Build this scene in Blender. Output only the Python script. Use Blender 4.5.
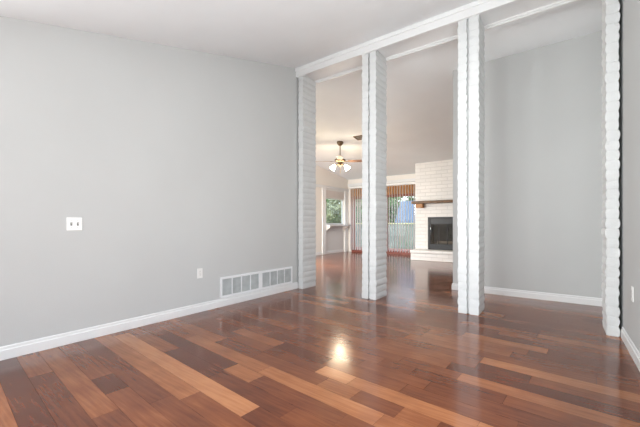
import bpy, bmesh, math, random
from mathutils import Vector, Matrix, noise
R = math.radians
C = bpy.context.scene.collection
S = bpy.context.scene
for o in list(bpy.data.objects):
    bpy.data.objects.remove(o)

# ------------------------------------------------------------------ camera
cam = bpy.data.objects.new('camera', bpy.data.cameras.new('camera'))
C.objects.link(cam)
cam.location = (0, 0, 1.0)
cam.rotation_euler = (R(90), 0, R(36.313))
cam.data.sensor_width = 36
cam.data.lens = 325.6 / 640 * 36
cam.data.shift_y = 11.1 / 640
cam.data.clip_start = 0.02
S.camera = cam

# ------------------------------------------------------------------ world, sun, daylight, added fill, exposure
S.view_settings.view_transform = 'Standard'
S.view_settings.look = 'None'
S.view_settings.exposure = 0.06
S.view_settings.gamma = 1.0
S.view_settings.use_curve_mapping = False
W = bpy.data.worlds.new('sky'); S.world = W
W.use_nodes = True
wn = W.node_tree.nodes; wl = W.node_tree.links
bg = wn['Background']
geo = wn.new('ShaderNodeTexCoord')
sepw = wn.new('ShaderNodeSeparateXYZ'); wl.new(geo.outputs['Generated'], sepw.inputs[0])
rampw = wn.new('ShaderNodeValToRGB'); wl.new(sepw.outputs['Z'], rampw.inputs[0])
rampw.color_ramp.elements[0].position = 0.0; rampw.color_ramp.elements[0].color = (0.95, 0.97, 1.0, 1)
rampw.color_ramp.elements[1].position = 0.6; rampw.color_ramp.elements[1].color = (0.45, 0.65, 1.0, 1)
wl.new(rampw.outputs[0], bg.inputs['Color'])
bg.inputs['Strength'].default_value = 2.5
sun = bpy.data.objects.new('sun', bpy.data.lights.new('sun', 'SUN')); C.objects.link(sun)
sun.data.energy = 3.5; sun.data.angle = R(1.0); sun.data.color = (1, 0.93, 0.82)
sun.rotation_euler = Vector((0.0, 0.5, -0.85)).to_track_quat('-Z', 'Y').to_euler()   # from behind the house: lights the yard only

def area(name, loc, rot, sx, sy, power, col=(1, 1, 1)):
    l = bpy.data.lights.new(name, 'AREA'); l.shape = 'RECTANGLE'; l.size = sx; l.size_y = sy
    l.energy = power; l.color = col
    o = bpy.data.objects.new(name, l); C.objects.link(o); o.location = loc; o.rotation_euler = rot
    return o
# daylight entering the front window behind the camera (opening in wall_front)
area('daylight_front', (-1.5, -2.52, 1.25), (R(94), 0, R(-12)), 2.4, 1.6, 39, (0.95, 0.99, 1.0)).data.spread = R(75)
# added fill lamp in a made-up opening of the right-hand wall, outside the view
area('fill_right', (0.44, 1.45, 1.2), (R(108), 0, R(90)), 1.9, 1.7, 52, (0.95, 0.99, 1.0))
# added fill for the bay, in an invented left-wall opening behind the camera
area('fill_left', (-3.305, -1.1, 1.2), (R(104), 0, R(-90)), 1.9, 1.6, 85, (0.95, 0.99, 1.0))
# unseen fill lamp for the far room, in an opening made for it
area('fill_west', (-6.335, 5.6, 1.3), (R(80), 0, R(-90)), 1.9, 1.7, 58, (1.0, 1.0, 1.0)).data.spread = R(130)
# hidden fill lamp added to brighten the far room (opening in wall_hall)
area('fill_side', (-5.3, 4.42, 1.45), (R(75), 0, 0), 1.4, 1.5, 80, (1.0, 1.0, 0.99)).data.spread = R(105)

# ------------------------------------------------------------------ materials
def new_mat(name):
    m = bpy.data.materials.new(name); m.use_nodes = True
    return m, m.node_tree.nodes, m.node_tree.links, m.node_tree.nodes['Principled BSDF']
def mat(name, col, rough=0.5, metal=0.0, var=0.04, scale=6.0, bump=0.0, bscale=80.0, spec=0.5, emit=0.0, trans=0.0):
    m, n, l, b = new_mat(name)
    tc = n.new('ShaderNodeTexCoord')
    nz = n.new('ShaderNodeTexNoise'); nz.inputs['Scale'].default_value = scale; nz.inputs['Detail'].default_value = 3
    l.new(tc.outputs['Object'], nz.inputs['Vector'])
    r = n.new('ShaderNodeValToRGB')
    r.color_ramp.elements[0].position = 0.3; r.color_ramp.elements[1].position = 0.7
    r.color_ramp.elements[0].color = tuple(c * (1 - var) for c in col) + (1,)
    r.color_ramp.elements[1].color = tuple(min(1, c * (1 + var)) for c in col) + (1,)
    l.new(nz.outputs['Fac'], r.inputs[0]); l.new(r.outputs[0], b.inputs['Base Color'])
    b.inputs['Roughness'].default_value = rough; b.inputs['Metallic'].default_value = metal
    b.inputs['Specular IOR Level'].default_value = spec
    if bump:
        n2 = n.new('ShaderNodeTexNoise'); n2.inputs['Scale'].default_value = bscale; n2.inputs['Detail'].default_value = 2
        l.new(tc.outputs['Object'], n2.inputs['Vector'])
        bp = n.new('ShaderNodeBump'); bp.inputs['Strength'].default_value = bump; bp.inputs['Distance'].default_value = 0.004
        l.new(n2.outputs['Fac'], bp.inputs['Height']); l.new(bp.outputs[0], b.inputs['Normal'])
    if emit:
        b.inputs['Emission Color'].default_value = tuple(col) + (1,); b.inputs['Emission Strength'].default_value = emit
    if trans: b.inputs['Transmission Weight'].default_value = trans
    return m
def emis(name, col, s):
    m, n, l, b = new_mat(name)
    b.inputs['Base Color'].default_value = (0.9, 0.88, 0.82, 1)
    b.inputs['Emission Color'].default_value = tuple(col) + (1,); b.inputs['Emission Strength'].default_value = s
    return m
M = {}
M['wall_grey'] = mat('grey_wall_paint', (0.565, 0.57, 0.562), 0.75, var=0.015, scale=1.5, bump=0.12, bscale=140, spec=0.3)
M['wall_cream'] = mat('cream_wall_paint', (0.86, 0.815, 0.755), 0.75, var=0.015, scale=1.5, bump=0.12, bscale=140, spec=0.3)
M['ceiling'] = mat('white_ceiling_paint', (0.86, 0.88, 0.89), 0.85, var=0.015, scale=2, bump=0.15, bscale=90, spec=0.2)
M['trim'] = mat('white_trim_paint', (0.80, 0.80, 0.795), 0.4, var=0.012, scale=5)
M['brick'] = mat('white_painted_brick', (0.67, 0.68, 0.675), 0.55, var=0.03, scale=9, bump=0.5, bscale=45)
M['mortar'] = mat('painted_mortar', (0.62, 0.63, 0.625), 0.7, var=0.03, scale=9, bump=0.4, bscale=60)
M['plastic'] = mat('white_plastic', (0.86, 0.86, 0.84), 0.3, var=0.01)
M['slot'] = mat('dark_slot', (0.06, 0.06, 0.06), 0.5)
M['vent_white'] = mat('white_enamelled_steel', (0.84, 0.85, 0.86), 0.35, var=0.01)
M['louver'] = mat('grey_filter_mesh', (0.50, 0.52, 0.52), 0.6, var=0.12, scale=12)
M['wood'] = mat('stained_mantel_wood', (0.13, 0.065, 0.022), 0.5, var=0.3, scale=14, bump=0.3, bscale=30)
M['wood_light'] = mat('orange_brown_wood', (0.42, 0.19, 0.055), 0.5, var=0.2, scale=14)
M['door_wood'] = mat('red_brown_door_frame', (0.26, 0.075, 0.05), 0.45, var=0.2, scale=8)
M['black'] = mat('black_metal', (0.008, 0.008, 0.008), 0.5, metal=0.0, var=0.2)
M['soot'] = mat('sooty_firebrick', (0.02, 0.018, 0.016), 0.9, var=0.3, scale=10)
M['steel'] = mat('grey_firebox_steel', (0.03, 0.03, 0.03), 0.45, metal=0.0, var=0.1)
M['bronze'] = mat('antique_bronze', (0.20, 0.14, 0.085), 0.35, metal=0.7, var=0.15, scale=20)
M['blade'] = mat('brown_fan_blade', (0.26, 0.15, 0.10), 0.4, var=0.15, scale=20)
M['slat'] = mat('white_vinyl_slat', (0.80, 0.74, 0.70), 0.5, var=0.02)
M['bulb'] = emis('lit_glass_shade', (1.0, 0.83, 0.58), 26)
M['patio'] = mat('red_brick_paving', (0.34, 0.15, 0.12), 0.85, var=0.2, scale=5)
M['grass'] = mat('lawn_grass', (0.16, 0.25, 0.08), 0.9, var=0.35, scale=3)
M['leaf'] = mat('green_leaves', (0.12, 0.22, 0.07), 0.7, var=0.5, scale=4)
M['leaf2'] = mat('yellow_green_leaves', (0.33, 0.34, 0.19), 0.7, var=0.45, scale=4)
M['bark'] = mat('grey_brown_bark', (0.16, 0.12, 0.09), 0.9, var=0.3, scale=8)
M['railpaint'] = mat('weathered_yellow_rail', (0.75, 0.72, 0.38), 0.6, var=0.1)
M['picket'] = mat('grey_green_pickets', (0.24, 0.30, 0.27), 0.8, var=0.2, scale=3)
M['blue'] = mat('pale_blue_canvas', (0.17, 0.24, 0.36), 0.7, var=0.1)
M['tan'] = mat('tan_fence_boards', (0.52, 0.42, 0.31), 0.85, var=0.25, scale=3)
def glass_mat():
    m, n, l, b = new_mat('window_glass')
    n.remove(b)
    t = n.new('ShaderNodeBsdfTransparent'); t.inputs[0].default_value = (0.96, 0.98, 0.97, 1)
    g = n.new('ShaderNodeBsdfGlossy'); g.inputs['Roughness'].default_value = 0.01
    f = n.new('ShaderNodeLayerWeight'); f.inputs['Blend'].default_value = 0.5
    pw = n.new('ShaderNodeMath'); pw.operation = 'POWER'; pw.inputs[1].default_value = 5; l.new(f.outputs['Facing'], pw.inputs[0])
    ma = n.new('ShaderNodeMath'); ma.operation = 'MULTIPLY_ADD'; ma.inputs[1].default_value = 0.9; ma.inputs[2].default_value = 0.035; l.new(pw.outputs[0], ma.inputs[0])
    mx = n.new('ShaderNodeMixShader'); l.new(ma.outputs[0], mx.inputs[0]); l.new(t.outputs[0], mx.inputs[1]); l.new(g.outputs[0], mx.inputs[2])
    l.new(mx.outputs[0], n['Material Output'].inputs['Surface'])
    return m
M['glass'] = glass_mat()
def brick_mat(name, col, rot):
    m, n, l, b = new_mat(name)
    tc = n.new('ShaderNodeTexCoord'); mp = n.new('ShaderNodeMapping'); mp.inputs['Rotation'].default_value = rot
    l.new(tc.outputs['Object'], mp.inputs[0])
    bt = n.new('ShaderNodeTexBrick'); l.new(mp.outputs[0], bt.inputs['Vector'])
    bt.inputs['Scale'].default_value = 1.0; bt.inputs['Brick Width'].default_value = 0.305; bt.inputs['Row Height'].default_value = 0.1016
    bt.inputs['Mortar Size'].default_value = 0.007; bt.inputs['Mortar Smooth'].default_value = 0.4
    bt.inputs['Color1'].default_value = tuple(col) + (1,)
    bt.inputs['Color2'].default_value = tuple(c * 0.95 for c in col) + (1,)
    bt.inputs['Mortar'].default_value = tuple(c * 0.86 for c in col) + (1,)
    l.new(bt.outputs['Color'], b.inputs['Base Color'])
    nz = n.new('ShaderNodeTexNoise'); nz.inputs['Scale'].default_value = 30; l.new(tc.outputs['Object'], nz.inputs['Vector'])
    ma = n.new('ShaderNodeMath'); ma.operation = 'MULTIPLY_ADD'; ma.inputs[1].default_value = -1.0
    l.new(bt.outputs['Fac'], ma.inputs[0]); l.new(nz.outputs['Fac'], ma.inputs[2])
    bp = n.new('ShaderNodeBump'); bp.inputs['Strength'].default_value = 0.7; bp.inputs['Distance'].default_value = 0.012
    l.new(ma.outputs[0], bp.inputs['Height']); l.new(bp.outputs[0], b.inputs['Normal'])
    b.inputs['Roughness'].default_value = 0.6
    return m
M['fp_brick'] = brick_mat('white_fireplace_brick', (0.85, 0.825, 0.785), (R(90), 0, 0))
M['hearth_brick'] = brick_mat('white_hearth_brick', (0.85, 0.83, 0.79), (R(90), 0, 0))

def floor_mat():
    m, n, l, b = new_mat('hardwood_planks')
    at = n.new('ShaderNodeAttribute'); at.attribute_name = 'tone'
    tc = n.new('ShaderNodeTexCoord'); mp = n.new('ShaderNodeMapping')
    mp.inputs['Rotation'].default_value = (0, 0, R(4.0)); mp.inputs['Scale'].default_value = (1.6, 26, 1)
    l.new(tc.outputs['Object'], mp.inputs[0])
    addv = n.new('ShaderNodeVectorMath'); addv.operation = 'MULTIPLY_ADD'
    cmb = n.new('ShaderNodeCombineXYZ'); l.new(at.outputs['Fac'], cmb.inputs[0]); l.new(at.outputs['Fac'], cmb.inputs[2])
    addv.inputs[1].default_value = (37, 0, 91); l.new(cmb.outputs[0], addv.inputs[0]); l.new(mp.outputs[0], addv.inputs[2])
    gr = n.new('ShaderNodeTexNoise'); gr.inputs['Scale'].default_value = 2.2; gr.inputs['Detail'].default_value = 5; gr.inputs['Roughness'].default_value = 0.6
    l.new(addv.outputs[0], gr.inputs['Vector'])
    blo = n.new('ShaderNodeTexNoise'); blo.inputs['Scale'].default_value = 5; blo.inputs['Detail'].default_value = 3
    l.new(tc.outputs['Object'], blo.inputs['Vector'])
    # tone + grain + blotch
    m1 = n.new('ShaderNodeMath'); m1.operation = 'MULTIPLY_ADD'; m1.inputs[1].default_value = 0.55
    l.new(gr.outputs['Fac'], m1.inputs[0]); l.new(at.outputs['Fac'], m1.inputs[2])
    m2 = n.new('ShaderNodeMath'); m2.operation = 'MULTIPLY_ADD'; m2.inputs[1].default_value = 0.30
    l.new(blo.outputs['Fac'], m2.inputs[0]); l.new(m1.outputs[0], m2.inputs[2])
    m3 = n.new('ShaderNodeMath'); m3.operation = 'SUBTRACT'; m3.inputs[1].default_value = 0.37; l.new(m2.outputs[0], m3.inputs[0])
    r = n.new('ShaderNodeValToRGB'); l.new(m3.outputs[0], r.inputs[0])
    e = r.color_ramp.elements
    e[0].position = 0.0; e[0].color = (0.060, 0.013, 0.006, 1)
    e[1].position = 1.0; e[1].color = (0.43, 0.178, 0.076, 1)
    for p, c in ((0.25, (0.112, 0.029, 0.011, 1)), (0.5, (0.195, 0.057, 0.020, 1)), (0.75, (0.305, 0.108, 0.040, 1))):
        x = e.new(p); x.color = c
    l.new(r.outputs[0], b.inputs['Base Color'])
    rr = n.new('ShaderNodeMapRange'); rr.inputs['To Min'].default_value = 0.11; rr.inputs['To Max'].default_value = 0.20
    l.new(blo.outputs['Fac'], rr.inputs['Value']); l.new(rr.outputs[0], b.inputs['Roughness'])
    b.inputs['IOR'].default_value = 1.5
    bp = n.new('ShaderNodeBump'); bp.inputs['Strength'].default_value = 0.05; bp.inputs['Distance'].default_value = 0.002
    l.new(gr.outputs['Fac'], bp.inputs['Height']); l.new(bp.outputs[0], b.inputs['Normal'])
    return m
M['floor'] = floor_mat()

# ------------------------------------------------------------------ helpers
def link_mesh(name, bm, m, parent=None, smooth=False, bevel=0.0):
    me = bpy.data.meshes.new(name)
    bmesh.ops.recalc_face_normals(bm, faces=bm.faces)
    bm.to_mesh(me); bm.free()
    if smooth:
        for p in me.polygons: p.use_smooth = True
    ms = m if isinstance(m, (list, tuple)) else [m]
    for x in ms: me.materials.append(x)
    o = bpy.data.objects.new(name, me); C.objects.link(o)
    if parent: o.parent = parent
    if bevel:
        bv = o.modifiers.new('bevel', 'BEVEL'); bv.width = bevel; bv.segments = 2; bv.limit_method = 'ANGLE'
    return o
def box(bm, x0, x1, y0, y1, z0, z1, mi=0):
    r = bmesh.ops.create_cube(bm, size=1.0)
    for v in r['verts']:
        v.co = Vector(((x0 + x1) / 2 + v.co.x * (x1 - x0), (y0 + y1) / 2 + v.co.y * (y1 - y0), (z0 + z1) / 2 + v.co.z * (z1 - z0)))
    for f in set(f for v in r['verts'] for f in v.link_faces): f.material_index = mi
    return r['verts']
def prism(bm, pts, axis, a0, a1):
    """extrude a 2D polygon along an axis; pts are the other two coordinates in xyz order"""
    def mk(p, a):
        if axis == 'x': return (a, p[0], p[1])
        if axis == 'y': return (p[0], a, p[1])
        return (p[0], p[1], a)
    v0 = [bm.verts.new(mk(p, a0)) for p in pts]; v1 = [bm.verts.new(mk(p, a1)) for p in pts]
    k = len(pts)
    bm.faces.new(v0); bm.faces.new(v1)
    for i in range(k): bm.faces.new((v0[i], v0[(i + 1) % k], v1[(i + 1) % k], v1[i]))
def lathe(bm, prof, seg=20, mtx=None):
    rings = []
    for r, z in prof:
        ring = [bm.verts.new((r * math.cos(2 * math.pi * k / seg), r * math.sin(2 * math.pi * k / seg), z)) for k in range(seg)]
        rings.append(ring)
    for a, b in zip(rings, rings[1:]):
        for k in range(seg): bm.faces.new((a[k], a[(k + 1) % seg], b[(k + 1) % seg], b[k]))
    bm.faces.new(rings[0]); bm.faces.new(rings[-1])
    if mtx:
        for ring in rings:
            for v in ring: v.co = mtx @ v.co
def cyl(bm, p0, p1, r, seg=12, r2=None):
    p0, p1 = Vector(p0), Vector(p1); d = p1 - p0
    q = Vector((0, 0, 1)).rotation_difference(d.normalized()).to_matrix().to_4x4()
    lathe(bm, [(r, 0), (r if r2 is None else r2, d.length)], seg, Matrix.Translation(p0) @ q)
def struct(name, bm, m, parent=None, **k):
    o = link_mesh(name, bm, m, parent, **k)
    if not parent: o['kind'] = 'structure'
    return o
def thing(name, label, cat, loc=(0, 0, 0), rz=0, group=None):
    o = bpy.data.objects.new(name, None); C.objects.link(o); o.location = loc; o.rotation_euler = (0, 0, rz)
    o.empty_display_size = 0.1
    o['label'] = label; o['category'] = cat
    if group: o['group'] = group
    return o
def tag(o, label, cat, group=None):
    o['label'] = label; o['category'] = cat
    if group: o['group'] = group
    return o

# ------------------------------------------------------------------ room numbers (metres)
XL, XR = -3.32, 0.455            # near room: left and right wall faces
XLL = -6.35                      # far room: left wall face
Y0 = -2.6                        # front wall
YC, YD = 3.91, 4.24              # column front / back
YB = 5.25                        # stub wall behind the right-hand opening
YF = 10.40                       # far wall with the sliding door
T = 0.12
def zc(y):
    if y < -0.4: return 2.284
    a = 2.392 + 0.27 * y; b = 4.089 - 0.137 * y
    return min(a, b)
YR = (4.089 - 2.392) / 0.407     # ridge
PROF = [(Y0 - T, zc(Y0)), (-0.4, zc(-0.4)), (YR, zc(YR)), (YF + T, zc(YF + T))]

# floor: individual planks at the angle they are laid
PH = -0.0699; cph, sph = math.cos(PH), math.sin(PH)
def plank_pt(v, u, z):
    return (-(v * sph + u * cph), v * cph - u * sph, z)
def build_floor():
    rnd = random.Random(11)
    w = 0.127; v00 = 0.262
    man = {-1: [(9, .62)], 0: [(9, .17), (1.6, .45)], 1: [(9, .50), (2.82, .24), (1.7, .4)], 2: [(9, .52), (1.977, .30), (1.1, .4)],
           3: [(9, .40), (2.48, .16), (2.2, .42), (1.5, .30)], 4: [(9, .30), (1.9, .33), (1.2, .25)],
           5: [(9, .66), (1.81, .42), (1.15, .3)], 6: [(9, .88), (1.41, .24), (.9, .5)],
           7: [(9, .52), (2.577, .16), (1.938, .22), (1.25, .35)], 8: [(9, .42), (3.0, .17), (1.963, .66), (1.677, .30), (1.0, .34)],
           9: [(9, .48), (2.75, .62), (1.75, .70), (.85, .6)], 10: [(9, .55), (2.475, .30), (1.985, .36), (1.33, .52), (1.08, .28), (.80, .52), (.6, .26), (.1, .45)],
           11: [(9, .4), (2.0, .30), (1.459, .88), (1.196, .68), (.45, .74)], 12: [(9, .34), (2.6, .56), (2.011, .18), (1.5, .36), (.9, .28), (.3, .22)],
           13: [(9, .45), (2.3, .3), (1.3, .36), (.8, .24), (.1, .3)], 14: [(9, .3), (1.8, .42), (1.2, .30), (.954, .22), (.4, .36)],
           15: [(9, .5), (2.2, .35), (1.1, .3), (.689, .60), (-.2, .4)], 16: [(9, .4), (1.4, .46), (.8, .16), (-.3, .3)],
           17: [(9, .3), (1.5, .42), (.646, .20), (.326, .42)], 18: [(9, .5), (1.6, .35), (.646, .74), (-.3, .6)],
           19: [(9, .3), (1.3, .50), (.7, .40)], 20: [(9, .4), (1.2, .55), (.5, .36)], 21: [(9, .35), (1.2, .50), (.409, .30)]}
    bm = bmesh.new(); lay = bm.faces.layers.float.new('tone')
    def quad(v0, v1, u0, u1, z, t):
        f = bm.faces.new([bm.verts.new(plank_pt(v0, u0, z)), bm.verts.new(plank_pt(v1, u0, z)), bm.verts.new(plank_pt(v1, u1, z)), bm.verts.new(plank_pt(v0, u1, z))])
        f[lay] = t
    for k in range(-30, 90):
        segs = []
        if k in man:
            L = [s for s in man[k]]
            first = L[0]; u = 8.0
            nxt = L[1][0] if len(L) > 1 else -1.5
            # to the left of what the photo shows, random boards
            lim = max(3.3, nxt + 0.3)
            while u > lim + 0.4:
                l = rnd.uniform(0.6, 1.3); segs.append((u, max(lim, u - l), rnd.uniform(0.15, 0.6))); u = max(lim, u - l)
            segs.append((u, nxt, first[1])); u = nxt
            for i, s in enumerate(L[1:], 1):
                e = L[i + 1][0] if i + 1 < len(L) else s[0] - 0.7
                segs.append((s[0], e, s[1])); u = e
        else:
            u = 8.0 + rnd.uniform(0, 0.8)
        while u > -1.6:
            l = rnd.uniform(0.5, 1.25)
            t = rnd.choice((.16, .26, .32, .36, .40, .44, .5, .58, .68)) + rnd.uniform(-.03, .03)
            segs.append((u, u - l, t)); u -= l
        v = v00 + k * w; g = 0.0006
        for a, b, t in segs: quad(v + g, v + w - g, a - g, b + g, 0.0, t)
    x0, x1, y0, y1 = XLL - 0.05, XR + 0.05, Y0 - 0.05, YF + 0.05
    for co, no in (((x0, 0, 0), (-1, 0, 0)), ((x1, 0, 0), (1, 0, 0)), ((0, y0, 0), (0, -1, 0)), ((0, y1, 0), (0, 1, 0))):
        bmesh.ops.bisect_plane(bm, geom=bm.verts[:] + bm.edges[:] + bm.faces[:], plane_co=co, plane_no=no, clear_outer=True)
    vs = box(bm, x0, x1, y0, y1, -0.08, -0.0025)
    for f in set(f for v in vs for f in v.link_faces): f[lay] = 0.06
    me = bpy.data.meshes.new('floor'); bm.to_mesh(me); bm.free(); me.materials.append(M['floor'])
    o = bpy.data.objects.new('floor', me); C.objects.link(o); o['kind'] = 'structure'
build_floor()

# ceiling: rises from the front, ridge over the columns, falls to the far wall
bm = bmesh.new()
prism(bm, PROF + [(y, z + 0.12) for y, z in reversed(PROF)], 'x', XLL - T, XR + T)
struct('ceiling', bm, M['ceiling'])

def side_wall(name, x0, x1, ya, yb, m):
    ys = [ya] + [y for y in (-0.4, YR) if ya < y < yb] + [yb]
    bm = bmesh.new(); prism(bm, [(ya, -0.05)] + [(yb, -0.05)] + [(y, zc(y)) for y in reversed(ys)], 'x', x0, x1)
    return struct(name, bm, m)
bm = bmesh.new()
def rw(ya, yb, za, zb=None):
    ys = [ya] + [y for y in (-0.4, YR) if ya < y < yb] + [yb]
    prism(bm, [(ya, za), (yb, za)] + [(y, zc(y) if zb is None else zb) for y in reversed(ys)], 'x', XR, XR + T)
def opened(name, x0, x1, y0, y1, ya, yb, za, zb, m):
    global bm
    bm = bmesh.new()
    def seg(p, q, lo, hi=None):
        ys = [p] + [y for y in (-0.4, YR) if p < y < q] + [q]
        prism(bm, [(p, lo), (q, lo)] + [(y, zc(y) if hi is None else hi) for y in reversed(ys)], 'x', x0, x1)
    seg(y0, ya, -0.05); seg(yb, y1, -0.05)
    ys = [ya] + [y for y in (-0.4, YR) if ya < y < yb] + [yb]
    prism(bm, [(ya, zb), (yb, zb)] + [(y, zc(y)) for y in reversed(ys)], 'x', x0, x1)
    seg(ya, yb, -0.05, za)
    struct(name, bm, m)
opened('wall_left', XL - T, XL, Y0, YD, -2.1, -0.1, 0.35, 2.08, M['wall_grey'])  # opening behind the camera added for the fill lamp
bm = bmesh.new()
rw(Y0, 0.45, -0.05); rw(0.45, 2.45, 2.10); rw(0.45, 2.45, -0.05, 0.30); rw(2.45, YF + T, -0.05)  # middle gap invented to hold the right-hand fill lamp
struct('wall_right', bm, M['wall_grey'])
bm = bmesh.new(); prism(bm, [(-1.32, -0.05), (XR, -0.05), (XR, zc(YB)), (-1.32, zc(YB))], 'y', YB, YB + T)
struct('wall_back', bm, M['wall_grey'])
# front wall behind the camera with a wide window opening
bm = bmesh.new()
zt = zc(Y0)
for a, b, c, d in ((XL, -2.85, -0.05, zt), (-0.15, XR, -0.05, zt), (-2.85, -0.15, -0.05, 0.4), (-2.85, -0.15, 2.08, zt)):
    box(bm, a, b, Y0 - T, Y0, c, d)
struct('wall_front', bm, M['wall_grey'])
# hidden wall of the far room that closes it towards the front, with an opening added for the fill lamp
bm = bmesh.new()
zt = zc(YD + 0.1)
for a, b, c, d in ((XLL, -6.05, -0.05, zt), (-4.55, XL - T, -0.05, zt), (-6.05, -4.55, -0.05, 0.65), (-6.05, -4.55, 2.25, zt)):
    box(bm, a, b, YD, YD + T, c, d)
struct('wall_hall', bm, M['wall_cream'])
# far left wall with the window opening: y 8.92..10.19, z 1.0..2.22
WY0, WY1, WZ0, WZ1 = 8.95, 10.16, 1.0, 2.22
bm = bmesh.new()
def lw(ya, yb, za, zb=None):
    prism(bm, [(ya, za), (yb, za), (yb, zc(yb) if zb is None else zb), (ya, zc(ya) if zb is None else zb)], 'x', XLL - T, XLL)
lw(YD, 4.6, -0.05); lw(4.6, 6.6, -0.05, 0.4); lw(4.6, 6.6, 2.2); lw(6.6, WY0, -0.05); lw(WY0, WY1, WZ1); lw(WY1, YF + T, -0.05)  # first, unseen opening is added for the fill lamp; second is the window
struct('wall_far_left', bm, M['wall_cream'])
bm = bmesh.new(); box(bm, XLL - T, XLL - 0.03, WY0, WY1, -0.05, WZ0)
M['panel'] = mat('light_grey_panel_paint', (0.72, 0.715, 0.70), 0.6, var=0.01)
struct('wall_under_window', bm, M['panel'])
# far wall with the sliding-door opening
DX0, DX1, DZ = -6.20, -3.40, 2.03
bm = bmesh.new()
for a, b, c, d in ((XLL, DX0, -0.05, zc(YF)), (DX1, XR, -0.05, zc(YF)), (DX0, DX1, DZ, zc(YF))):
    box(bm, a, b, YF, YF + T, c, d)
struct('wall_far', bm, M['wall_cream'])

# ridge beam over the columns: two boards with a recessed soffit between them
bm = bmesh.new()
def bp(y0, y1, z0, z1=None):
    ys = [y0] + ([YR] if y0 < YR < y1 else []) + [y1]
    top = [(y, zc(y) if z1 is None else z1) for y in reversed(ys)]
    prism(bm, [(y0, z0), (y1, z0)] + top, 'x', XL, XR)
bp(YC - 0.035, YC, 3.30); bp(YC, YD, 3.335); bp(YD, YD + 0.035, 3.30)
bp(YC - 0.05, YC - 0.035, 3.385)                     # upper board step, as on the photo
bp(YD - 0.02, YD, 3.315, 3.335)
struct('trim_1', bm, M['trim'], bevel=0.002)

# baseboards
def base(name, pts_fn):
    bm = bmesh.new(); pts_fn(bm); return struct(name, bm, M['trim'], bevel=0.003)
H = 0.10
def bb_x(bm, x, s, ya, yb):     # board on a wall whose face is x, room on side s
    prism(bm, [(x, 0), (x + s * 0.016, 0), (x + s * 0.016, H * 0.70), (x + s * 0.010, H * 0.76), (x + s * 0.010, H * 0.93), (x + s * 0.004, H), (x, H)], 'y', ya, yb)
def bb_y(bm, y, s, xa, xb):
    prism(bm, [(y, 0), (y + s * 0.016, 0), (y + s * 0.016, H * 0.70), (y + s * 0.010, H * 0.76), (y + s * 0.010, H * 0.93), (y + s * 0.004, H), (y, H)], 'x', xa, xb)
base('baseboard_left', lambda b: bb_x(b, XL, 1, Y0, YC + 0.0))
base('baseboard_right', lambda b: bb_x(b, XR, -1, Y0, YC - 0.005))
base('baseboard_right_far', lambda b: bb_x(b, XR, -1, YD + 0.005, YB))
base('baseboard_back', lambda b: bb_y(b, YB, -1, -1.32, XR - 0.017))
base('baseboard_back_end', lambda b: bb_x(b, -1.32, -1, YB - 0.016, YB + T))
base('baseboard_far_left', lambda b: bb_x(b, XLL, 1, YD + T, 8.74))
base('baseboard_under_window', lambda b: bb_x(b, XLL - 0.03, 1, WY0, WY1))

# ------------------------------------------------------------------ brick columns
def stack_bm(x0, x1, y0, y1, h, seed, n=38):
    """a stack of single bricks, one per course, edges bulging past recessed joints"""
    rnd = random.Random(seed); bm = bmesh.new(); c = h / n
    box(bm, x0 + 0.005, x1 - 0.005, y0 + 0.003, y1 - 0.003, 0, h, 1)
    for k in range(n):
        dx0, dx1, dy0, dy1 = (rnd.uniform(-0.004, 0.005) for _ in range(4))
        z0, z1 = k * c + 0.0015, (k + 1) * c - 0.0015
        if k == 0: z0 = 0
        prof = [(0.0, 0.0065), (0.14, 0.0015), (0.35, -0.002), (0.62, -0.002), (0.86, 0.0015), (1.0, 0.0065)]
        rings = []
        for f, ins in prof:
            z = z0 + (z1 - z0) * f; i2 = ins + rnd.uniform(-0.0015, 0.0015)
            pts = []
            xa, xb, ya, yb = x0 + dx0 + i2, x1 - dx1 - i2, y0 + dy0 * 0.3 + i2 * 0.2, y1 - dy1 * 0.3 - i2 * 0.2
            m = 5
            for q in range(m): pts.append((xa + (xb - xa) * q / m, ya))
            for q in range(m): pts.append((xb, ya + (yb - ya) * q / m))
            for q in range(m): pts.append((xb - (xb - xa) * q / m, yb))
            for q in range(m): pts.append((xa, yb - (yb - ya) * q / m))
            ring = []
            for px, py in pts:
                nn = noise.noise(Vector((px * 14, py * 14, z * 14 + seed))) * 0.004
                cx, cy = (x0 + x1) / 2, (y0 + y1) / 2
                d = Vector((px - cx, py - cy)); d.normalize()
                ring.append(bm.verts.new((px + d.x * nn, py + d.y * nn, z)))
            rings.append(ring)
        L = len(rings[0])
        for a, b in zip(rings, rings[1:]):
            for q in range(L): bm.faces.new((a[q], a[(q + 1) % L], b[(q + 1) % L], b[q]))
        bm.faces.new(list(reversed(rings[0]))); bm.faces.new(rings[-1])
    return bm
cols = [(-3.295, -3.20, None, None, 'white painted brick column against the grey wall with the air vent'),
        (-2.165, -2.070, -2.050, -1.955, 'white painted double brick column standing in front of the glass sliding door'),
        (-0.930, -0.835, -0.810, -0.710, 'white painted double brick column just right of the black firebox'),
        (0.340, 0.430, None, None, 'white painted brick column beside the far right wall')]
for i, (a, b, c, d, lab) in enumerate(cols):
    xc = (a + (d or b)) / 2
    t = thing('brick_column', lab, 'column', (xc, (YC + YD) / 2, 0), 0, 'white brick columns under the beam')
    for j, (p, q) in enumerate(((a, b), (c, d))):
        if p is None: continue
        link_mesh('brick_stack', stack_bm(p - xc, q - xc, -(YD - YC) / 2, (YD - YC) / 2, 3.335, i * 7 + j * 3 + 1), [M['brick'], M['mortar']], t)
    if c is not None:
        bm = bmesh.new(); box(bm, b - xc - 0.012, c - xc + 0.012, -(YD - YC) / 2 + 0.035, (YD - YC) / 2 - 0.035, 0, 3.335)
        link_mesh('mortar_joint', bm, M['mortar'], t)

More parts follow.
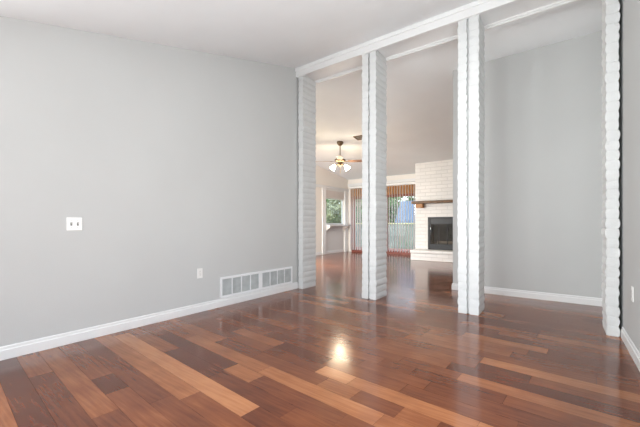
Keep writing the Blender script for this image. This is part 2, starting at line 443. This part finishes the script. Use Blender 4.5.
# ------------------------------------------------------------------ wall fittings of the near room
t = thing('air_return_vent', 'long white return air vent low on the grey wall above the baseboard', 'vent', (XL, 3.125, 0.103))
V0, V1, VH = -0.66, 0.66, 0.255
bm = bmesh.new()
fw = 0.028
box(bm, 0, 0.014, V0, V1, 0, fw); box(bm, 0, 0.014, V0, V1, VH - fw, VH)
box(bm, 0, 0.014, V0, V0 + fw, fw, VH - fw); box(bm, 0, 0.014, V1 - fw, V1, fw, VH - fw); box(bm, 0, 0.014, -0.032, 0.032, fw, VH - fw)
link_mesh('frame', bm, M['vent_white'], t, bevel=0.002)
for half in ((V0 + fw, -0.032), (0.032, V1 - fw)):
    w = (half[1] - half[0]) / 4
    for k in range(4):
        ya, yb = half[0] + k * w, half[0] + (k + 1) * w
        bm = bmesh.new()
        box(bm, 0.0005, 0.002, ya, yb, fw, VH - fw)
        for q in range(14):
            z = fw + (VH - 2 * fw) * (q + 0.5) / 14
            vs = box(bm, 0.002, 0.009, ya + 0.004, yb - 0.004, z - 0.002, z + 0.002)
            for v in vs: v.co.z += (0.0055 - v.co.x) * 0.9
        link_mesh('louver_panel', bm, M['louver'], t)
        if k:
            bm = bmesh.new(); box(bm, 0.0, 0.012, ya - 0.006, ya + 0.006, fw, VH - fw); link_mesh('divider', bm, M['vent_white'], t)

t = thing('light_switch', 'white double light switch plate on the left grey wall', 'switch', (XL, 0.993, 1.005))
bm = bmesh.new(); box(bm, 0, 0.006, -0.056, 0.056, -0.056, 0.056); link_mesh('plate', bm, M['plastic'], t, bevel=0.003)
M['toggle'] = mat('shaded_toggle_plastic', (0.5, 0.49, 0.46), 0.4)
for y in (-0.023, 0.023):
    bm = bmesh.new(); box(bm, 0.006, 0.0068, y - 0.0065, y + 0.0065, -0.013, 0.013); link_mesh('switch_slot', bm, M['slot'], t)
    bm = bmesh.new(); vs = box(bm, 0.005, 0.02, y - 0.005, y + 0.005, -0.006, 0.006)
    for v in vs: v.co.z += (v.co.x - 0.005) * 0.7
    link_mesh('toggle', bm, M['toggle'], t, bevel=0.001)
    for z in (-0.03, 0.03):
        bm = bmesh.new(); cyl(bm, (0.005, y, z), (0.0072, y, z), 0.003, 8); link_mesh('screw', bm, M['toggle'], t)
def outlet(lab, x, y, z, s):
    t = thing('wall_outlet', lab, 'outlet', (x, y, z), 0 if s > 0 else math.pi)
    bm = bmesh.new(); box(bm, 0, 0.006, -0.035, 0.035, -0.057, 0.057); link_mesh('plate', bm, M['plastic'], t, bevel=0.003)
    for zz in (-0.02, 0.02):
        bm = bmesh.new(); lathe(bm, [(0.0165, 0), (0.0165, 0.0025), (0.015, 0.0035)], 16, Matrix.Translation((0.005, 0, zz)) @ Matrix.Rotation(R(90), 4, 'Y'))
        o = link_mesh('socket', bm, M['plastic'], t)
        bm = bmesh.new()
        for yy in (-0.006, 0.006): box(bm, 0.0083, 0.0092, yy - 0.001, yy + 0.001, zz - 0.001, zz + 0.007)
        box(bm, 0.0083, 0.0092, -0.002, 0.002, zz - 0.009, zz - 0.005)
        link_mesh('slots', bm, M['slot'], o)
    bm = bmesh.new(); cyl(bm, (0.005, 0, 0), (0.0072, 0, 0), 0.003, 8); link_mesh('screw', bm, M['slot'], t)
outlet('white electrical outlet on the grey wall left of the air vent', XL, 2.19, 0.443, 1)
outlet('white electrical outlet low on the far right grey wall', XR, 3.43, 0.468, -1)

# ------------------------------------------------------------------ far left window with ledge, posts and corbels
bm = bmesh.new()
for ya, yb in ((WY0 - 0.20, WY0), (WY1, WY1 + 0.20)): box(bm, XLL, XLL + 0.03, ya, yb, 0, WZ1)
struct('trim_2', bm, M['trim'], bevel=0.004)
bm = bmesh.new(); box(bm, XLL, XLL + 0.04, 7.2, YF, WZ1, WZ1 + 0.07); box(bm, XLL, XLL + 0.06, 7.2, YF, WZ1 + 0.07, WZ1 + 0.09)
struct('trim_3', bm, M['trim'], bevel=0.003)
bm = bmesh.new(); box(bm, XLL - T, XLL + 0.20, WY0 - 0.02, WY1 + 0.1, WZ0 - 0.05, WZ0)
led = struct('trim_ledge', bm, M['trim'], bevel=0.006)
for y in (WY0 + 0.06, WY1 - 0.06):
    bm = bmesh.new(); prism(bm, [(XLL - 0.03, 0.95), (XLL + 0.17, 0.95), (XLL + 0.16, 0.90), (XLL + 0.06, 0.84), (XLL - 0.01, 0.76), (XLL - 0.03, 0.76)], 'y', y - 0.03, y + 0.03)
    link_mesh('corbel', bm, M['wall_cream'], led)
bm = bmesh.new()
for a, b, c, d in ((WY0, WY0 + 0.05, WZ0, WZ1), (WY1 - 0.05, WY1, WZ0, WZ1), (WY0 + 0.05, WY1 - 0.05, WZ0, WZ0 + 0.05), (WY0 + 0.05, WY1 - 0.05, WZ1 - 0.05, WZ1)):
    box(bm, XLL - 0.10, XLL - 0.06, a, b, c, d)
win = struct('window_1', bm, M['trim'])
bm = bmesh.new(); box(bm, XLL - 0.083, XLL - 0.078, WY0 + 0.05, WY1 - 0.05, WZ0 + 0.05, WZ1 - 0.05)
link_mesh('pane', bm, M['glass'], win)
t = thing('window_blind', 'white horizontal blind raised at the top of the far left window', 'blind', (XLL - 0.03, (WY0 + WY1) / 2, WZ1))
bm = bmesh.new(); box(bm, -0.025, 0.025, -0.58, 0.58, -0.045, -0.002); link_mesh('headrail', bm, M['plastic'], t)
bm = bmesh.new()
for k in range(14): box(bm, -0.022, 0.022, -0.57, 0.57, -0.064 - k * 0.019, -0.048 - k * 0.019)
link_mesh('slats', bm, M['slat'], t)
bm = bmesh.new(); box(bm, -0.022, 0.022, -0.57, 0.57, -0.345, -0.325); link_mesh('bottom_rail', bm, M['plastic'], t)

# ------------------------------------------------------------------ sliding door, its wood frame and the vertical blind
bm = bmesh.new()
box(bm, DX0, DX0 + 0.05, YF + 0.01, YF + 0.11, 0, DZ); box(bm, DX1 - 0.05, DX1, YF + 0.01, YF + 0.11, 0, DZ)
box(bm, DX0 + 0.05, DX1 - 0.05, YF + 0.01, YF + 0.11, DZ - 0.04, DZ); box(bm, DX0 + 0.05, DX1 - 0.05, YF + 0.01, YF + 0.11, -0.04, 0.03)
door = struct('door_1', bm, M['door_wood'])
xm = (DX0 + DX1) / 2
for a, b, y in ((DX0 + 0.05, xm + 0.03, YF + 0.075), (xm - 0.03, DX1 - 0.05, YF + 0.04)):
    bm = bmesh.new()
    for p, q, c, d in ((a, a + 0.05, 0.03, DZ - 0.04), (b - 0.05, b, 0.03, DZ - 0.04), (a + 0.05, b - 0.05, 0.03, 0.11), (a + 0.05, b - 0.05, DZ - 0.09, DZ - 0.04)):
        box(bm, p, q, y - 0.015, y + 0.015, c, d)
    sh = link_mesh('sash', bm, M['door_wood'], door)
    bm = bmesh.new(); box(bm, a + 0.05, b - 0.05, y - 0.003, y + 0.003, 0.11, DZ - 0.09); link_mesh('pane', bm, M['glass'], sh)
bm = bmesh.new(); box(bm, DX0 - 0.03, DX1 + 0.0, YF - 0.02, YF, DZ, 2.31); struct('trim_4', bm, M['wood_light'])
bm = bmesh.new(); box(bm, XLL + 0.07, -3.44, YF - 0.13, YF, 2.40, 2.46); box(bm, XLL + 0.07, -3.44, YF - 0.15, YF, 2.46, 2.49)
struct('trim_5', bm, M['trim'], bevel=0.003)
t = thing('vertical_blind', 'white vertical slat blind hanging open across the glass sliding door', 'blind', (xm, YF - 0.085, 2.36))
bm = bmesh.new(); box(bm, -1.42, 1.34, -0.03, 0.03, -0.04, 0.03); link_mesh('headrail', bm, M['plastic'], t)
rnd = random.Random(4)
k = 0
x = -1.37
while x < 1.32:
    bm = bmesh.new(); n = 6; z0, z1 = -2.28, -0.045
    vs0, vs1 = [], []
    for q in range(n + 1):
        s = q / n - 0.5; yy = s * 0.088; xx = 0.007 * (0.25 - s * s) * 4
        vs0.append((xx, yy)); 
    out = vs0 + [(a + 0.0012, b) for a, b in reversed(vs0)]
    prism(bm, out, 'z', z0, z1)
    o = link_mesh('slat', bm, M['slat'], t)
    o.location = (x, 0, 0); o.rotation_euler = (0, 0, R(rnd.uniform(-7, 7)))
    x += 0.095; k += 1

# ------------------------------------------------------------------ fireplace
FX0, FX1 = -3.43, -1.50
FYH, FY = 8.95, 9.42
t = thing('fireplace', 'white painted brick fireplace with black firebox and raised hearth', 'fireplace', (FX0, FY, 0))
def rel(b):
    for v in b.verts: v.co -= Vector((FX0, FY, 0))
    return b
BX0, BX1, BZ0, BZ1 = -3.055, -1.98, 0.285, 1.215
bm = bmesh.new()
def fpc(xa, xb, za, zb=None):
    prism(bm, [(FY, za), (YF, za), (YF, zc(YF) if zb is None else zb), (FY, zc(FY) if zb is None else zb)], 'x', xa, xb)
fpc(FX0, BX0, 0); fpc(BX1, FX1, 0); fpc(BX0, BX1, BZ1); fpc(BX0, BX1, 0, BZ0)
link_mesh('chimney_breast', rel(bm), M['fp_brick'], t)
bm = bmesh.new(); box(bm, FX0 + 0.03, FX1, FYH + 0.02, FY, 0, 0.19); box(bm, FX0 + 0.02, FX1, FYH, FY, 0.20, 0.285); box(bm, FX0 + 0.04, FX1, FYH + 0.03, FY, 0.19, 0.20)
link_mesh('hearth', rel(bm), M['hearth_brick'], t, bevel=0.008)
bm = bmesh.new(); d = 0.45
for a, b, y0, y1, c, e in ((BX0, BX0 + 0.03, FY + 0.02, FY + d, BZ0, BZ1), (BX1 - 0.03, BX1, FY + 0.02, FY + d, BZ0, BZ1), (BX0 + .03, BX1 - .03, FY + d - 0.03, FY + d, BZ0, BZ1), (BX0 + .03, BX1 - .03, FY + 0.02, FY + d - .03, BZ0, BZ0 + 0.03), (BX0 + .03, BX1 - .03, FY + 0.02, FY + d - .03, BZ1 - 0.03, BZ1)):
    box(bm, a, b, y0, y1, c, e)
fb = link_mesh('firebox', rel(bm), M['soot'], t)
bm = bmesh.new()
for a, b, c, e in ((BX0, BX0 + 0.06, BZ0, BZ1), (BX1 - 0.06, BX1, BZ0, BZ1), (BX0 + 0.06, BX1 - 0.06, BZ1 - 0.05, BZ1), (BX0 + 0.06, BX1 - 0.06, BZ0, BZ0 + 0.03)):
    box(bm, a, b, FY - 0.015, FY + 0.02, c, e)
link_mesh('firebox_frame', rel(bm), M['black'], t, bevel=0.003)
for za, zb, nm in ((BZ1 - 0.19, BZ1 - 0.05, 'upper_grille'), (BZ0 + 0.03, BZ0 + 0.15, 'lower_grille')):
    bm = bmesh.new(); nn = 4
    box(bm, BX0 + 0.06, BX1 - 0.06, FY + 0.012, FY + 0.02, za, zb)
    for q in range(nn):
        z = za + (zb - za) * (q + 0.5) / nn; vs = box(bm, BX0 + 0.065, BX1 - 0.065, FY - 0.008, FY + 0.012, z - 0.008, z + 0.006)
    link_mesh(nm, rel(bm), M['steel'], t)
xa, xb = BX0 + 0.06, BX1 - 0.06
for q in range(4):
    w = (xb - xa) / 4; a, b = xa + q * w, xa + (q + 1) * w
    bm = bmesh.new()
    for p, r_, c, e in ((a, a + 0.012, BZ0 + 0.15, BZ1 - 0.19), (b - 0.012, b, BZ0 + 0.15, BZ1 - 0.19), (a + .012, b - .012, BZ0 + 0.15, BZ0 + 0.165), (a + .012, b - .012, BZ1 - 0.205, BZ1 - 0.19)):
        box(bm, p, r_, FY - 0.004, FY + 0.008, c, e)
    dr = link_mesh('glass_door', rel(bm), M['black'], t)
    bm = bmesh.new(); box(bm, a + 0.012, b - 0.012, FY, FY + 0.004, BZ0 + 0.165, BZ1 - 0.205); link_mesh('door_pane', rel(bm), M['glass'], dr)
    if q in (1, 2):
        bm = bmesh.new(); xx = b - 0.03 if q == 1 else a + 0.03; cyl(bm, (xx, FY - 0.025, 0.78), (xx, FY - 0.025, 0.90), 0.008, 8)
        link_mesh('handle', rel(bm), M['steel'], dr)
bm = bmesh.new()
for q, (y, z, r_) in enumerate(((FY + 0.16, 0.40, 0.05), (FY + 0.27, 0.40, 0.055), (FY + 0.21, 0.48, 0.045))): cyl(bm, (-2.85, y, z), (-2.2, y + 0.03, z + 0.01), r_, 10)
link_mesh('logs', rel(bm), M['bark'], t, smooth=False)
bm = bmesh.new()
for q in range(6): box(bm, -2.85 + q * 0.12, -2.835 + q * 0.12, FY + 0.09, FY + 0.35, 0.315, 0.345)
link_mesh('grate', rel(bm), M['black'], t)
bm = bmesh.new(); box(bm, FX0 - 0.03, FX1, FY - 0.24, FY, 1.60, 1.675)
mn = link_mesh('mantel', rel(bm), M['wood'], t, bevel=0.006)
for xx in (-3.26, -1.75):
    bm = bmesh.new(); box(bm, xx - 0.10, xx + 0.10, FY - 0.16, FY, 1.485, 1.60); link_mesh('corbel', rel(bm), M['wood_light'], mn, bevel=0.006)

# ------------------------------------------------------------------ ceiling fan of the far room
fy, fx = 7.05, -4.54
zt = zc(fy)
t = thing('ceiling_fan', 'bronze ceiling fan with brown blades and lit glass shades in the far room', 'ceiling fan', (fx, fy, zt))
sl = Matrix.Rotation(math.atan(-0.137), 4, 'X')
bm = bmesh.new(); lathe(bm, [(0.085, 0.012), (0.085, -0.02), (0.075, -0.05), (0.045, -0.085), (0.02, -0.10)], 20); link_mesh('canopy', bm, M['bronze'], t, smooth=True)
bm = bmesh.new(); cyl(bm, (0, 0, -0.09), (0, 0, -0.42), 0.012, 10); link_mesh('downrod', bm, M['bronze'], t)
bm = bmesh.new(); lathe(bm, [(0.02, -0.40), (0.05, -0.425), (0.12, -0.44), (0.14, -0.455), (0.14, -0.485), (0.11, -0.51), (0.06, -0.535)], 24); link_mesh('motor_housing', bm, M['bronze'], t, smooth=True)
zb = -0.495
for k in range(4):
    a = R(36.3 - 5 + 90 * k)
    rot = Matrix.Rotation(a, 4, 'Z') @ Matrix.Translation((0, 0, zb)) @ Matrix.Rotation(R(-11), 4, 'X')
    bm = bmesh.new(); m = [(0.20, -0.055), (0.30, -0.065), (0.58, -0.07), (0.64, -0.05), (0.66, 0.0), (0.64, 0.05), (0.58, 0.07), (0.30, 0.065), (0.20, 0.055)]
    prism(bm, m, 'z', -0.004, 0.004)
    for v in bm.verts: v.co = rot @ v.co
    bl = link_mesh('blade', bm, M['blade'], t)
    bm = bmesh.new(); box(bm, 0.10, 0.26, -0.018, 0.018, -0.012, -0.004)
    for v in bm.verts: v.co = rot @ v.co
    link_mesh('blade_bracket', bm, M['bronze'], bl)
bm = bmesh.new(); lathe(bm, [(0.05, -0.535), (0.065, -0.555), (0.065, -0.59), (0.04, -0.615), (0.015, -0.635)], 20); link_mesh('light_kit', bm, M['bronze'], t, smooth=True)
for k in range(2):
    a = R(36.3 + (4, 176)[k])
    dr = Vector((math.cos(a), math.sin(a), 0))
    p0 = Vector((0, 0, -0.575)) + dr * 0.05; p1 = p0 + dr * 0.075 + Vector((0, 0, -0.015))
    bm = bmesh.new(); cyl(bm, p0, p1, 0.012, 8)
    ar = link_mesh('lamp_arm', bm, M['bronze'], t)
    axis = (dr * 0.8 + Vector((0, 0, -1))).normalized()
    q = Vector((0, 0, 1)).rotation_difference(axis).to_matrix().to_4x4()
    bm = bmesh.new(); lathe(bm, [(0.022, 0), (0.034, 0.02), (0.052, 0.06), (0.062, 0.10), (0.076, 0.14), (0.066, 0.139), (0.02, 0.12)], 18, Matrix.Translation(p1) @ q)
    link_mesh('lamp_shade', bm, M['bulb'], ar, smooth=True)
bm = bmesh.new(); cyl(bm, (0.01, 0, -0.63), (0.01, 0, -0.80), 0.003, 6); link_mesh('pull_chain', bm, M['bronze'], t)
pl = bpy.data.objects.new('fan_lamp', bpy.data.lights.new('fan_lamp', 'POINT')); C.objects.link(pl)
pl.parent = t; pl.location = (0, 0, -0.83); pl.data.energy = 22; pl.data.color = (1.0, 0.80, 0.56); pl.data.shadow_soft_size = 0.12

# ceiling register beside the fan
vy, vx = 6.99, -3.93
t = thing('ceiling_vent', 'small bronze air vent on the sloped ceiling beside the fan', 'vent', (vx, vy, zc(vy)))
t.rotation_euler = (math.atan(-0.137), 0, 0); t.scale = (0.75, 0.75, 1)
bm = bmesh.new()
for a, b, c, d in ((-0.16, 0.16, -0.16, -0.13), (-0.16, 0.16, 0.13, 0.16), (-0.16, -0.13, -0.13, 0.13), (0.13, 0.16, -0.13, 0.13)): box(bm, a, b, c, d, -0.016, 0)
link_mesh('frame', bm, M['bronze'], t, bevel=0.003)
bm = bmesh.new()
for q in range(7): 
    y = -0.11 + q * 0.037; vs = box(bm, -0.13, 0.13, y - 0.012, y + 0.012, -0.014, -0.010)
    for v in vs: v.co.z += (v.co.y - y) * 0.5
link_mesh('louvers', bm, M['bronze'], t)

# ------------------------------------------------------------------ the yard outside
bm = bmesh.new(); box(bm, -40, 20, YF + T, 60, -0.30, -0.12); box(bm, -40, XLL - T, -10, YF + T, -0.30, -0.12)
struct('ground', bm, M['grass'])
bm = bmesh.new(); box(bm, -8.5, -1.0, YF + T, 13.6, -0.12, -0.04); struct('patio_slab', bm, M['patio'])
RY = 13.4
t = thing('patio_railing', 'pale yellow topped grey railing along the patio beyond the sliding door', 'railing', (-6.5, RY, -0.04))
bm = bmesh.new(); box(bm, -2.6, 3.6, -0.05, 0.05, 1.06, 1.11); link_mesh('top_rail', bm, M['railpaint'], t)
bm = bmesh.new(); box(bm, -2.6, 3.6, -0.02, 0.02, 0.08, 0.14); link_mesh('bottom_rail', bm, M['picket'], t)
for q in range(56):
    bm = bmesh.new(); xx = -2.55 + q * 0.11; box(bm, xx - 0.042, xx + 0.042, -0.012, 0.012, 0.0, 1.06); link_mesh('picket', bm, M['picket'], t)
# pale blue pitched canopy standing beyond the railing
t = thing('garden_canopy', 'pale blue pitched canopy in the yard behind the railing', 'canopy', (-5.80, 15.6, -0.12))
bm = bmesh.new(); h0, h1 = 1.30, 2.26
b0 = [bm.verts.new((sx * 0.65, sy * 0.65, h0)) for sx, sy in ((-1, -1), (1, -1), (1, 1), (-1, 1))]
b1 = [bm.verts.new((sx * 0.45, sy * 0.45, h1)) for sx, sy in ((-1, -1), (1, -1), (1, 1), (-1, 1))]
b2 = [bm.verts.new((sx * 0.65, sy * 0.65, 1.15)) for sx, sy in ((-1, -1), (1, -1), (1, 1), (-1, 1))]
for k in range(4):
    bm.faces.new((b0[k], b0[(k + 1) % 4], b1[(k + 1) % 4], b1[k])); bm.faces.new((b2[k], b2[(k + 1) % 4], b0[(k + 1) % 4], b0[k]))
bm.faces.new(b1)
o = link_mesh('roof_cloth', bm, M['blue'], t); sm = o.modifiers.new('thick', 'SOLIDIFY'); sm.thickness = 0.01
for sx, sy in ((-1, -1), (1, -1), (1, 1), (-1, 1)):
    bm = bmesh.new(); cyl(bm, (sx * 0.61, sy * 0.61, 0), (sx * 0.61, sy * 0.61, 1.4), 0.02, 8); link_mesh('leg', bm, M['steel'], t)
# fence and trees
t = thing('garden_fence', 'tan board fence at the back of the yard', 'fence', (-12, 21, -0.12))
bm = bmesh.new()
for q in range(120): box(bm, -2 + q * 0.2, -1.81 + q * 0.2, -0.012, 0.012, 0, 1.9)
link_mesh('boards', bm, M['tan'], t)
bm = bmesh.new(); box(bm, -2, 22, 0.012, 0.06, 0.4, 0.5); box(bm, -2, 22, 0.012, 0.06, 1.4, 1.5); link_mesh('rails', bm, M['tan'], t)
def tree(lab, x, y, h, r, m, seed, low=0.25, n=1400, leaf=0.13):
    rnd = random.Random(seed)
    t = thing('garden_tree', lab, 'tree', (x, y, -0.12), 0, 'trees and shrubs in the yard')
    bm = bmesh.new(); cyl(bm, (0, 0, 0), (0, 0, h * 0.6), 0.05 * h ** 0.6, 8, 0.02 * h ** 0.6); link_mesh('trunk', bm, M['bark'], t)
    bm = bmesh.new()
    for q in range(n):
        while True:
            p = Vector((rnd.uniform(-1, 1), rnd.uniform(-1, 1), rnd.uniform(-1, 1)))
            if 0.3 < p.length < 1: break
        p *= 0.75 + 0.25 * noise.noise(p * 2.5 + Vector((seed, 0, 0)))* 2
        c = Vector((p.x * r, p.y * r, h * (low + (1 - low) * (p.z * 0.5 + 0.5))))
        a = Vector((rnd.gauss(0, 1), rnd.gauss(0, 1), rnd.gauss(0, 1))).normalized(); b = a.orthogonal().normalized()
        s = leaf * rnd.uniform(0.6, 1.3)
        bm.faces.new([bm.verts.new(c + a * s), bm.verts.new(c + b * s * 0.5), bm.verts.new(c - a * s), bm.verts.new(c - b * s * 0.5)])
    link_mesh('foliage', bm, m, t)
tree('dark green shrub outside the left end of the sliding door', -7.9, 14.6, 2.2, 0.9, M['leaf'], 1)
tree('leafy green tree behind the left pane of the sliding door', -10.4, 18.0, 3.6, 1.4, M['leaf2'], 2)
tree('bushy green tree outside the right pane of the sliding door', -7.4, 16.6, 2.9, 0.85, M['leaf'], 3)
tree('tall green tree behind the pale blue canopy', -6.6, 19.2, 3.6, 1.2, M['leaf'], 4)
tree('yellow green bush outside the far left window', -9.9, 14.6, 2.6, 0.9, M['leaf2'], 5)
tree('dark green bush behind the yellow green bush outside the far left window', -11.6, 15.9, 3.0, 0.9, M['leaf'], 6)
tree('tall loose tree beyond the far left window', -13.2, 20.0, 5.5, 1.2, M['leaf2'], 7)
t = thing('side_fence', 'tan board fence beyond the far left window', 'fence', (-14.5, 14, -0.12))
bm = bmesh.new()
for q in range(72): box(bm, -0.012, 0.012, -8 + q * 0.2, -7.81 + q * 0.2, 0, 1.8)
link_mesh('boards', bm, M['tan'], t)
